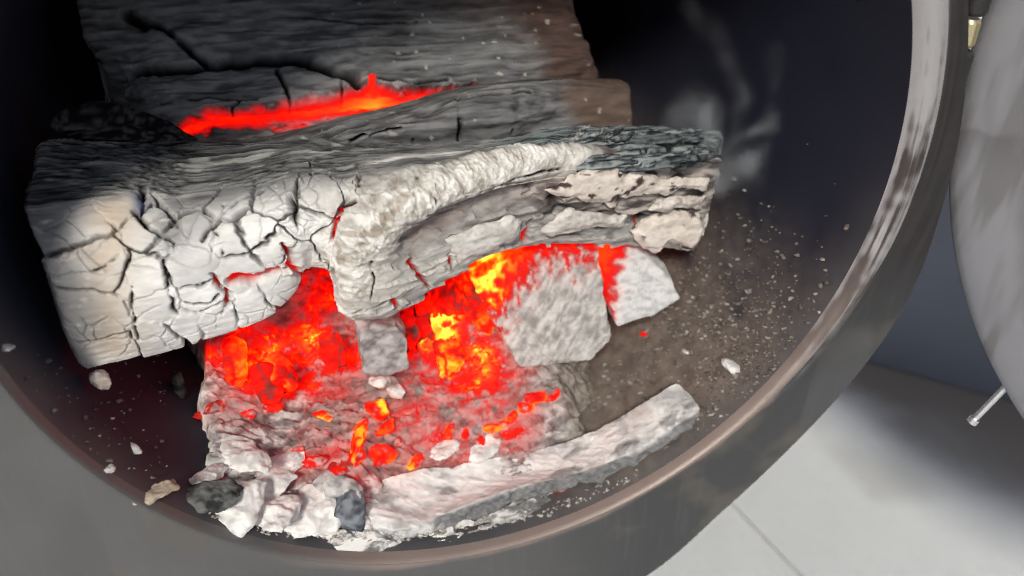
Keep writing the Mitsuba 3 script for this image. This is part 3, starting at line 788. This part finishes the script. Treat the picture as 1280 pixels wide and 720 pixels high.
for k, (px, py, sz, hh) in enumerate(spots):
    p = bed_at(px, py) + [0, 0, sz * .25]
    v, f = random_rock(p, sz, (1.45, .75, .6), 900 + k, refine=max(.0008, sz * .12), amp=sz * .26, freq=1.6 / sz, smooth=3)
    a = fbm(v * 220, 3, 700 + k)
    hv = np.clip(hh * (.62 + .55 * sstep(.3, .7, fbm(v * 110, 3, 800 + k))) - .22 * sstep(.5, .7, a), 0, 1.5)
    key = 'glowing_coal_%03d' % (ne + k)
    put(key, v, f, lerp((.05, .035, .03), (.34, .30, .29), sstep(.45, .62, a)), hv + .051, glow_name='glowing_side')
    tag(key, SPOT_NAMES[k], 'coal', EMB)
tag('glowing_coal_%03d' % (ne + 23), 'tiny lone red ember on the firebox floor, below the white ashy coal block', 'coal')

def plate(key, poly, ys, thick, cfun, seed, amp=.0012, ref=.0015):
    """A flat flake with a ragged outline; ys: depth of each corner."""
    from shapely.geometry import Polygon
    P = np.array([at(px, py, yy) for (px, py), yy in zip(poly, ys)])
    c = P.mean(0)
    u_, sv, vt = np.linalg.svd(P - c)
    e1, e2, e3 = vt
    if e3 @ (EYE - c) < 0:
        e3 = -e3
    e2 = np.cross(e3, e1)
    q = np.stack([(P - c) @ e1, (P - c) @ e2], -1)
    # fray the outline
    out = []
    for k in range(len(q)):
        a_, b_ = q[k], q[(k + 1) % len(q)]
        for w_ in np.linspace(0, 1, 7)[:-1]:
            p_ = a_ + (b_ - a_) * w_
            out.append(p_ + (np.array([fbm(np.array([p_[0] * 260, p_[1] * 260, j + seed]), 3, seed) for j in (0, 5)]) - .5) * .004)
    pg = Polygon(out).buffer(0)
    pg = max(getattr(pg, 'geoms', [pg]), key=lambda g_: g_.area)
    m = trimesh.creation.extrude_polygon(pg, thick, engine='earcut')
    mm = manifold3d.Manifold(manifold3d.Mesh(np.asarray(m.vertices, np.float32), np.asarray(m.faces, np.uint32))).refine_to_length(ref).to_mesh()
    t_ = trimesh.Trimesh(np.array(mm.vert_properties[:, :3]), np.array(mm.tri_verts)); t_.merge_vertices()
    trimesh.smoothing.filter_taubin(t_, iterations=3)
    L, f = np.array(t_.vertices), np.array(t_.faces)
    # thin towards the rim
    rim = np.array([pg.exterior.distance(__import__('shapely').Point(*p_[:2])) for p_ in L])
    L[:, 2] = thick * .35 + (L[:, 2] - thick * .5) * (.25 + .75 * sstep(0, .005, rim))
    v = c + L[:, :1] * e1 + L[:, 1:2] * e2 + (L[:, 2:] - thick * .6) * e3
    n = vnormals(v, f)
    v = v + n * ((fbm(v * [110, 260, 260], 4, seed) - .5) * 2 * amp)[:, None]
    a = fbm(v * [90, 220, 220], 4, seed + 1); b = fbm(v * 420, 3, seed + 2)
    put(key, v, f, cfun(v, a, b))


# plates of pale ash and splinters at the right end of the front log
PL = lambda v, a, b: lerp(lerp((.48, .42, .375), (.74, .68, .62), sstep(.25, .7, a * .5 + b * .5)), (.07, .045, .042), sstep(.585, .65, fbm(v * [110, 190, 190], 4, 639)))
plate('front_log__ash_plate', [(676, 236), (700, 230), (716, 220), (747, 211), (775, 212), (787, 224), (800, 214), (830, 226), (850, 222), (887, 221), (882, 236), (850, 236), (836, 244), (806, 243), (790, 250), (776, 250), (773, 266), (757, 256), (738, 256), (720, 248), (706, 252), (696, 243)],
      [.086, .086, .086, .086, .087, .088, .089, .094, .097, .103, .103, .099, .096, .093, .09, .089, .088, .087, .086, .086, .086, .086], .008, PL, 640)
plate('front_log__ash_plate_001', [(796, 300), (792, 290), (806, 280), (820, 270), (846, 262), (874, 268), (884, 282), (878, 300), (862, 317), (848, 306), (836, 304), (822, 318), (806, 312)], [.104, .104, .104, .105, .107, .108, .108, .107, .106, .106, .106, .105, .104], .014, PL, 644)
plate('front_log__ash_plate_002', [(812, 262), (826, 250), (850, 246), (884, 246), (874, 256), (880, 262), (850, 260), (832, 266)], [.098, .099, .102, .106, .105, .106, .102, .099], .007, lambda v, a, b: lerp((.36, .32, .29), (.68, .63, .58), sstep(.3, .65, a * .5 + b * .5)), 648)
plate('front_log__ash_plate_003', [(712, 262), (740, 268), (770, 272), (784, 268), (780, 284), (744, 284), (720, 290), (690, 296), (676, 290), (694, 276)], [.092, .093, .095, .097, .097, .095, .094, .093, .092, .092], .007, lambda v, a, b: lerp((.36, .33, .31), (.66, .63, .59), sstep(.3, .65, a * .5 + b * .5)), 652)
plate('front_log__ash_plate_004', [(560, 300), (600, 284), (640, 272), (655, 278), (650, 296), (620, 312), (600, 318), (575, 330), (566, 318)], [.074, .078, .082, .084, .086, .086, .084, .08, .076], .007, lambda v, a, b: lerp((.46, .44, .41), (.70, .68, .65), sstep(.3, .65, a * .5 + b * .5)), 656)


def splinter(key, pts, w, seed, c0, c1):
    P = np.array([at(*q) for q in pts])
    L = PchipInterpolator(np.arange(len(P)), P, axis=0)(np.linspace(0, len(P) - 1, 60))
    L = L + (np.stack([fbm(L * 70 + 3 * k, 3, seed + k) - .5 for k in range(3)], -1)) * .004
    tg = np.gradient(L, axis=0); tg /= np.linalg.norm(tg, axis=1, keepdims=True)
    sd = np.cross(tg, [0, -.5, .85]); sd /= np.linalg.norm(sd, axis=1, keepdims=True)
    un = np.cross(sd, tg)
    tp = (1 - np.abs(np.linspace(-.85, 1, 60)) ** 3)[:, None, None] * w + .0002
    ang = np.linspace(0, 2 * np.pi, 10, endpoint=False)
    G = L[:, None] + tp * (np.cos(ang)[None, :, None] * sd[:, None] * 1.3 + np.sin(ang)[None, :, None] * un[:, None] * .8)
    v = G.reshape(-1, 3); f = grid_faces(60, 10, True)
    v = v + vnormals(v, f) * ((fbm(v * [100, 600, 600], 3, seed) - .5) * w * .9)[:, None]
    put(key, v, f, lerp(c0, c1, sstep(.4, .65, fbm(v * [60, 700, 700], 3, seed + 4))))


g = np.random.default_rng(77)
for k in range(34):
    x0 = g.uniform(690, 800); ln = g.uniform(70, 130); q = g.random()
    x1 = min(x0 + ln, 903); ym = 172 + 38 * q
    y0 = ym + (x0 - 700) * -.02 + g.uniform(-3, 3); y1 = ym - 2 + g.uniform(-5, 5) - .05 * (x1 - x0)
    dy = .125 - .035 * q
    splinter('front_log__splinter' + ('_%03d' % k if k else ''), [(x0, y0 + 6, dy + .006), ((x0 + x1) / 2, (y0 + y1) / 2 + g.uniform(-3, 3), dy - .004), (x1, y1, dy + .004)], g.uniform(.0012, .0026), 660 + 5 * k, (.02, .024, .028), (.30, .33, .34) if k % 3 else (.16, .18, .19))
for k, (a_, b_) in enumerate([((705, 192), (738, 154)), ((715, 188), (765, 156)), ((735, 182), (786, 158)), ((748, 180), (797, 163)), ((722, 190), (750, 164)), ((700, 196), (728, 170)), ((770, 178), (806, 170))]):
    splinter('front_log__splinter_%03d' % (34 + k), [(a_[0], a_[1], .122), ((a_[0] + b_[0]) / 2 - 4, (a_[1] + b_[1]) / 2 + 2, .116), (b_[0], b_[1], .122)], .0016, 860 + 5 * k, (.03, .034, .037), (.36, .37, .37))

# ---------------------------------------------------------------- flat ash-coated board at the front
ctl = [
    [(452, 612, .044), (456, 632, .028), (470, 656, .016), (478, 664, .014)],
    [(500, 592, .050), (505, 630, .028), (508, 660, .010), (520, 668, .008)],
    [(580, 580, .052), (585, 610, .034), (560, 640, .014), (575, 652, .012)],
    [(650, 566, .052), (655, 590, .036), (650, 608, .020), (662, 622, .017)],
    [(735, 542, .050), (735, 565, .036), (728, 588, .020), (738, 604, .016)],
    [(795, 508, .046), (800, 535, .030), (800, 560, .016), (808, 572, .013)],
    [(840, 482, .040), (858, 496, .030), (870, 514, .016), (872, 524, .013)],
]
C = []
for row in ctl:
    p = [at(*q) for q in row]
    C.append(p + [p[-1] + [0, .012, -.006], p[0] + [0, .002, -.012]])
v, f, s, t = loft(np.array(C), 420, 120, 3, .8, .004)
n = vnormals(v, f); pk = Pick(v, n); x, y, z = v.T
g1 = fbm(np.stack([x * 40, (y + .4 * x) * 300, z * 160], -1), 4, 180); a = fbm(v * 60, 4, 181); b = fbm(v * 330, 3, 182)
D = (fbm(v * 35, 3, 183) - .5) * .007 + (g1 - .5) * .0013 + (b - .5) * .0016 + (a - .5) * .003
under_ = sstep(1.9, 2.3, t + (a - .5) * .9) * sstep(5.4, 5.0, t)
D += under_ * (fbm(v * 130, 4, 184) - .5) * .009
v2 = v + n * D[:, None]
col = lerp((.34, .34, .34), (.80, .795, .785), np.clip(sstep(.25, .6, a) * .7 + (b - .5) * .6 + (g1 - .5) * .8 + .1, 0, 1))
col = lerp(col, (.52, .47, .44), sstep(.55, .7, fbm(v * 40, 3, 186)) * sstep(2.5, 4, s) * sstep(1.2, .4, t) * .8)
col = lerp(col, lerp((.05, .05, .052), (.3, .3, .3), b), sstep(.58, .70, fbm(v * [45, 90, 90], 4, 187)) * .75)
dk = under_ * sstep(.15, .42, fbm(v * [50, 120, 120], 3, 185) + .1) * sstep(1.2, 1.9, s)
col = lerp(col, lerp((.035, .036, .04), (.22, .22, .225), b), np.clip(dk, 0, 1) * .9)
put('ash_coated_board', v2, f, col)
tag('ash_coated_board', 'flat curved board coated with white ash, dark underneath, lying along the front rim', 'wood')

# ---------------------------------------------------------------- lumps of ash, char bits
def lump(key, px, py, sz, squash, c0, c1, label, cat, seed, lift=.3, amp=.16, group=None, p=None):
    p = (bed_at(px, py) if p is None else p) + [0, 0, sz * lift]
    v, f = random_rock(p, sz, squash, seed, pts=46, refine=max(.0008, sz * .06), amp=sz * amp * 1.5, freq=2.0 / sz, smooth=4)
    a = fbm(v * 200, 4, seed + 5)
    put(key, v, f, lerp(c0, c1, sstep(.3, .65, a)))
    tag(key, label, cat, group)


W0, W1 = (.55, .545, .54), (.84, .83, .81)
ASH = 'lumps of white ash along the front rim'
ASH_NAMES = ['white ash lump at the front rim, right beside the dark char fragment', 'white ash lump in the middle of the front rim row', 'white ash lump at the front rim, left beside the blue grey stub', 'grey white ash lump at the left edge of the bed', 'ash lump behind the middle of the front rim row', 'ash lump just left of the ash capped stub',
             'long flat ash lump in the grey ash at left', 'flat ash lump behind the lone red coal', 'pale ash clod under the small grey block, left one', 'pale ash clod under the small grey block, right one', 'ash lump behind the flat board, left one', 'ash lump behind the flat board, right one']
for k, (px, py, sz, sq) in enumerate([(296, 648, .020, (1.2, .8, .5)), (345, 648, .022, (1.2, .8, .45)), (392, 656, .018, (1.3, .8, .5)), (262, 600, .013, (1.5, .8, .45)), (330, 618, .016, (1.5, .8, .4)), (392, 625, .013, (1.2, .8, .5)),
                                      (300, 575, .016, (1.8, .8, .35)), (350, 590, .013, (1.5, .8, .4)), (475, 480, .008, (1, .8, .8)), (495, 494, .0085, (.8, .8, .9)), (560, 562, .011, (1.6, .8, .4)), (606, 566, .011, (1.5, .8, .4))]):
    lump('ash_lump' + ('_%03d' % k if k else ''), px, py, sz, (sq[0], sq[1], sq[2] * .75), W0, W1, ASH_NAMES[k], 'ash', 1100 + k, group=ASH)
lump('char_piece', 262, 632, .015, (1.4, .75, .34), (.03, .032, .033), (.15, .155, .155), 'flat dark grey char fragment at the left front of the ash', 'charcoal', 1150, .5)
lump('char_piece_001', 438, 646, .0165, (.85, .9, .9), (.06, .07, .085), (.22, .24, .27), 'round blue grey stub of charcoal on the rim, left of the flat board', 'charcoal', 1151, .3, .08)
lump('char_piece_002', 425, 618, .013, (1.5, .9, .6), (.25, .25, .255), (.6, .59, .58), 'grey ash-capped charcoal stub behind the blue grey stub', 'charcoal', 1152, .5, .08)
lump('char_piece_003', 224, 490, .009, (.5, .7, 1.6), (.012, .012, .013), (.06, .06, .064), 'black charred splinter at the left edge of the ember bed', 'charcoal', 1153, .3)
lump('ash_crumb', 913, 461, .0068, (1.6, .7, .6), W0, W1, 'white ash flake on the brown floor at the right near the rim', 'ash', 1160, .3)
lump('ash_crumb_001', 857, 441, .004, (1.9, .6, .4), W0, W1, 'thin pale ash sliver on the brown floor, left of the white ash flake', 'ash', 1161, .3)
lump('ash_crumb_002', 137, 588, .0045, (1.6, .8, .28), W0, W1, 'white ash crumb inside the rim at lower left', 'ash', 1162, .3)
lump('ash_crumb_003', 168, 562, .004, (1.6, .7, .28), (.3, .29, .29), (.6, .58, .57), 'grey ash crumb above the white crumb at lower left', 'ash', 1163, .3)
lump('ash_crumb_004', 195, 618, .009, (1.6, 1.0, .3), (.36, .29, .22), (.62, .53, .43), 'tan ash patch on the rim, left of the ember bed', 'ash', 1164, .2)
lump('ash_crumb_005', 8, 437, .0045, (1.8, .8, .28), W0, W1, 'white ash crumb at the far left of the firebox wall', 'ash', 1165, .3)
lump('ash_nub', 125, 474, .0065, (1.2, .8, .8), (.46, .38, .35), (.72, .66, .62), 'pale round ash nub hanging from the lower left corner of the front log', 'ash', 1170, .0, .12, p=at(125, 474, .055))

# curled slivers of charred bark in the dark gap behind the front log's left end
def strip(key, pts, w, hgt, label, seed):
    P = np.array([at(*q) for q in pts])
    k = np.arange(len(P)); u_ = np.linspace(0, len(P) - 1, 90)
    L = PchipInterpolator(k, P, axis=0)(u_)
    tg = np.gradient(L, axis=0); tg /= np.linalg.norm(tg, axis=1, keepdims=True)
    sd = np.cross(tg, [0, -.5, .85]); sd /= np.linalg.norm(sd, axis=1, keepdims=True)
    un = np.cross(sd, tg)
    tp = np.sin(np.pi * np.clip(np.linspace(.06, .98, 90), 0, 1)) ** .6
    ang = np.linspace(0, 2 * np.pi, 18, endpoint=False)
    G = L[:, None] + tp[:, None, None] * (np.cos(ang)[None, :, None] * sd[:, None] * w + np.sin(ang)[None, :, None] * un[:, None] * hgt)
    v = G.reshape(-1, 3); f = grid_faces(90, 18, True)
    n = vnormals(v, f)
    v = v + n * ((fbm(v * [60, 400, 400], 3, seed) - .5) * .003)[:, None]
    put(key, v, f, lerp((.012, .012, .014), (.10, .10, .105), sstep(.45, .7, fbm(v * [50, 700, 700], 3, seed + 1))))
    tag(key, label, 'bark')


strip('bark_sliver', [(66, 160, .17), (110, 146, .175), (170, 155, .175), (245, 178, .17)], .012, .0035, 'curled black bark sliver behind the left end of the front log, the upper of two', 1200)
strip('bark_sliver_001', [(85, 172, .165), (140, 165, .165), (190, 170, .165), (240, 184, .16)], .006, .0025, 'black bark sliver lying close on the front log, the lower of two', 1202)

# ---------------------------------------------------------------- dust and crumbs on the right floor of the firebox
vs, fs, cs, off = [], [], [], 0
g = np.random.default_rng(23)
for k in range(2600):
    if k >= 2200:
        px = g.uniform(250, 800); py = np.interp(px, [200, 330, 480, 600, 700, 800], [628, 668, 680, 664, 640, 598]) - g.exponential(9)
    elif k < 1150 or k >= 1500:
        px, py = g.normal(900, 75), g.normal(420, 65)
    elif k < 1350:
        px, py = g.uniform(720, 900), g.uniform(450, 560)
    else:
        px, py = g.uniform(20, 210), g.uniform(440, 600)
    d = ray(px, py)
    aa = d[0] ** 2 + d[2] ** 2; bb = EYE[0] * d[0] + EYE[2] * d[2]; cc = EYE[0] ** 2 + EYE[2] ** 2 - (R0 - .0006) ** 2
    p = EYE + d * (-bb + math.sqrt(bb * bb - aa * cc)) / aa
    if p[1] < .006 or p[1] > .3:
        continue
    p = bed_at(px, py) if (k % 3 == 0 or k >= 2200) and p[0] < .17 else p
    sz = .0006 + .0016 * g.random() ** 3
    if k >= 1500:
        sz = .0007 + .0016 * g.random() ** 2
    q = g.normal(size=(9, 3)); q /= np.linalg.norm(q, axis=1, keepdims=True)
    q = q * sz * [1.4, 1, .7] * g.uniform(.7, 1.2, (9, 1)) + p
    h = ConvexHull(q)
    tm = trimesh.Trimesh(q, h.simplices); tm.fix_normals()
    vs.append(np.array(tm.vertices)); fs.append(np.array(tm.faces) + off); off += len(tm.vertices)
    br = .8 * g.random() ** 3 if k < 1500 else (.35 + .65 * g.random() if k >= 2200 else .45 * g.random())
    cs.append(np.tile((np.array([.12, .10, .085]) * (1 - br) + np.array([.55, .52, .49]) * br), (len(tm.vertices), 1)))
v, f, col = np.vstack(vs), np.vstack(fs), np.vstack(cs)
put('ash_dust', v, f, col)
tag('ash_dust', 'ash crumbs and dust strewn over the bare firebox floor', kind='stuff')

# ---------------------------------------------------------------- smoke drifting off the right end of the front log
LO, HI = np.array([.135, .05, -.075]), np.array([.236, .20, .085])
NG = (110, 60, 150)
ax = [np.linspace(LO[k], HI[k], NG[k]) for k in range(3)]
GX, GY, GZ_ = np.meshgrid(*ax, indexing='ij')
GP = np.stack([GX, GY, GZ_], -1)
warp = np.stack([fbm(GP * 28, 3, 300 + k) - .5 for k in range(3)], -1) * .030 + np.stack([fbm(GP * 75, 3, 340 + k) - .5 for k in range(3)], -1) * .012
dens = np.zeros(NG)
for pts, r, a in [([(868, 22, .14), (892, 40, .135), (908, 75, .13), (922, 100, .13), (926, 130, .13)], .006, .26), ([(838, 190, .12), (850, 155, .125), (868, 135, .13), (884, 150, .13), (888, 185, .125)], .0085, 1.0),
                  ([(896, 215, .11), (918, 195, .11), (945, 168, .105), (980, 148, .10), (1014, 148, .10)], .0045, 1.0), ([(900, 222, .115), (940, 210, .11), (985, 178, .105), (1014, 152, .10)], .0085, 1.15),
                  ([(925, 130, .13), (930, 155, .125), (915, 190, .12)], .005, .15), ([(970, 70, .11), (975, 110, .11), (980, 148, .105)], .006, .12)]:
    K = np.array([at(*q) for q in pts])
    L = PchipInterpolator(np.arange(len(K)), K, axis=0)(np.linspace(0, len(K) - 1, 120))
    d = cKDTree(L).query((GP + warp * .6).reshape(-1, 3))[0].reshape(NG)
    dens = np.maximum(dens, a * np.exp(-(d / r) ** 2))
dens *= .35 + 1.3 * sstep(.35, .7, fbm(GP * [70, 70, 45], 4, 320))
edge_ = np.minimum.reduce([np.minimum((GP[..., k] - LO[k]), (HI[k] - GP[..., k])) for k in range(3)])
dens *= sstep(0, .008, edge_)
scene['smoke_medium'] = {'type': 'heterogeneous', 'albedo': {'type': 'rgb', 'value': [.88, .93, .98]},
                         'sigma_t': {'type': 'gridvolume', 'grid': mi.VolumeGrid(np.ascontiguousarray(dens.transpose(2, 1, 0)[..., None]).astype(np.float32)), 'to_world': T().translate(LO.tolist()).scale((HI - LO).tolist())},
                         'scale': 34.0}
scene['smoke'] = {'type': 'cube', 'to_world': T().translate(((LO + HI) / 2).tolist()).scale(((HI - LO) / 2).tolist()), 'bsdf': {'type': 'null'}, 'interior': {'type': 'ref', 'id': 'smoke_medium'}}
tag('smoke', 'thin pale smoke curling up beside the right end of the front log', kind='stuff')
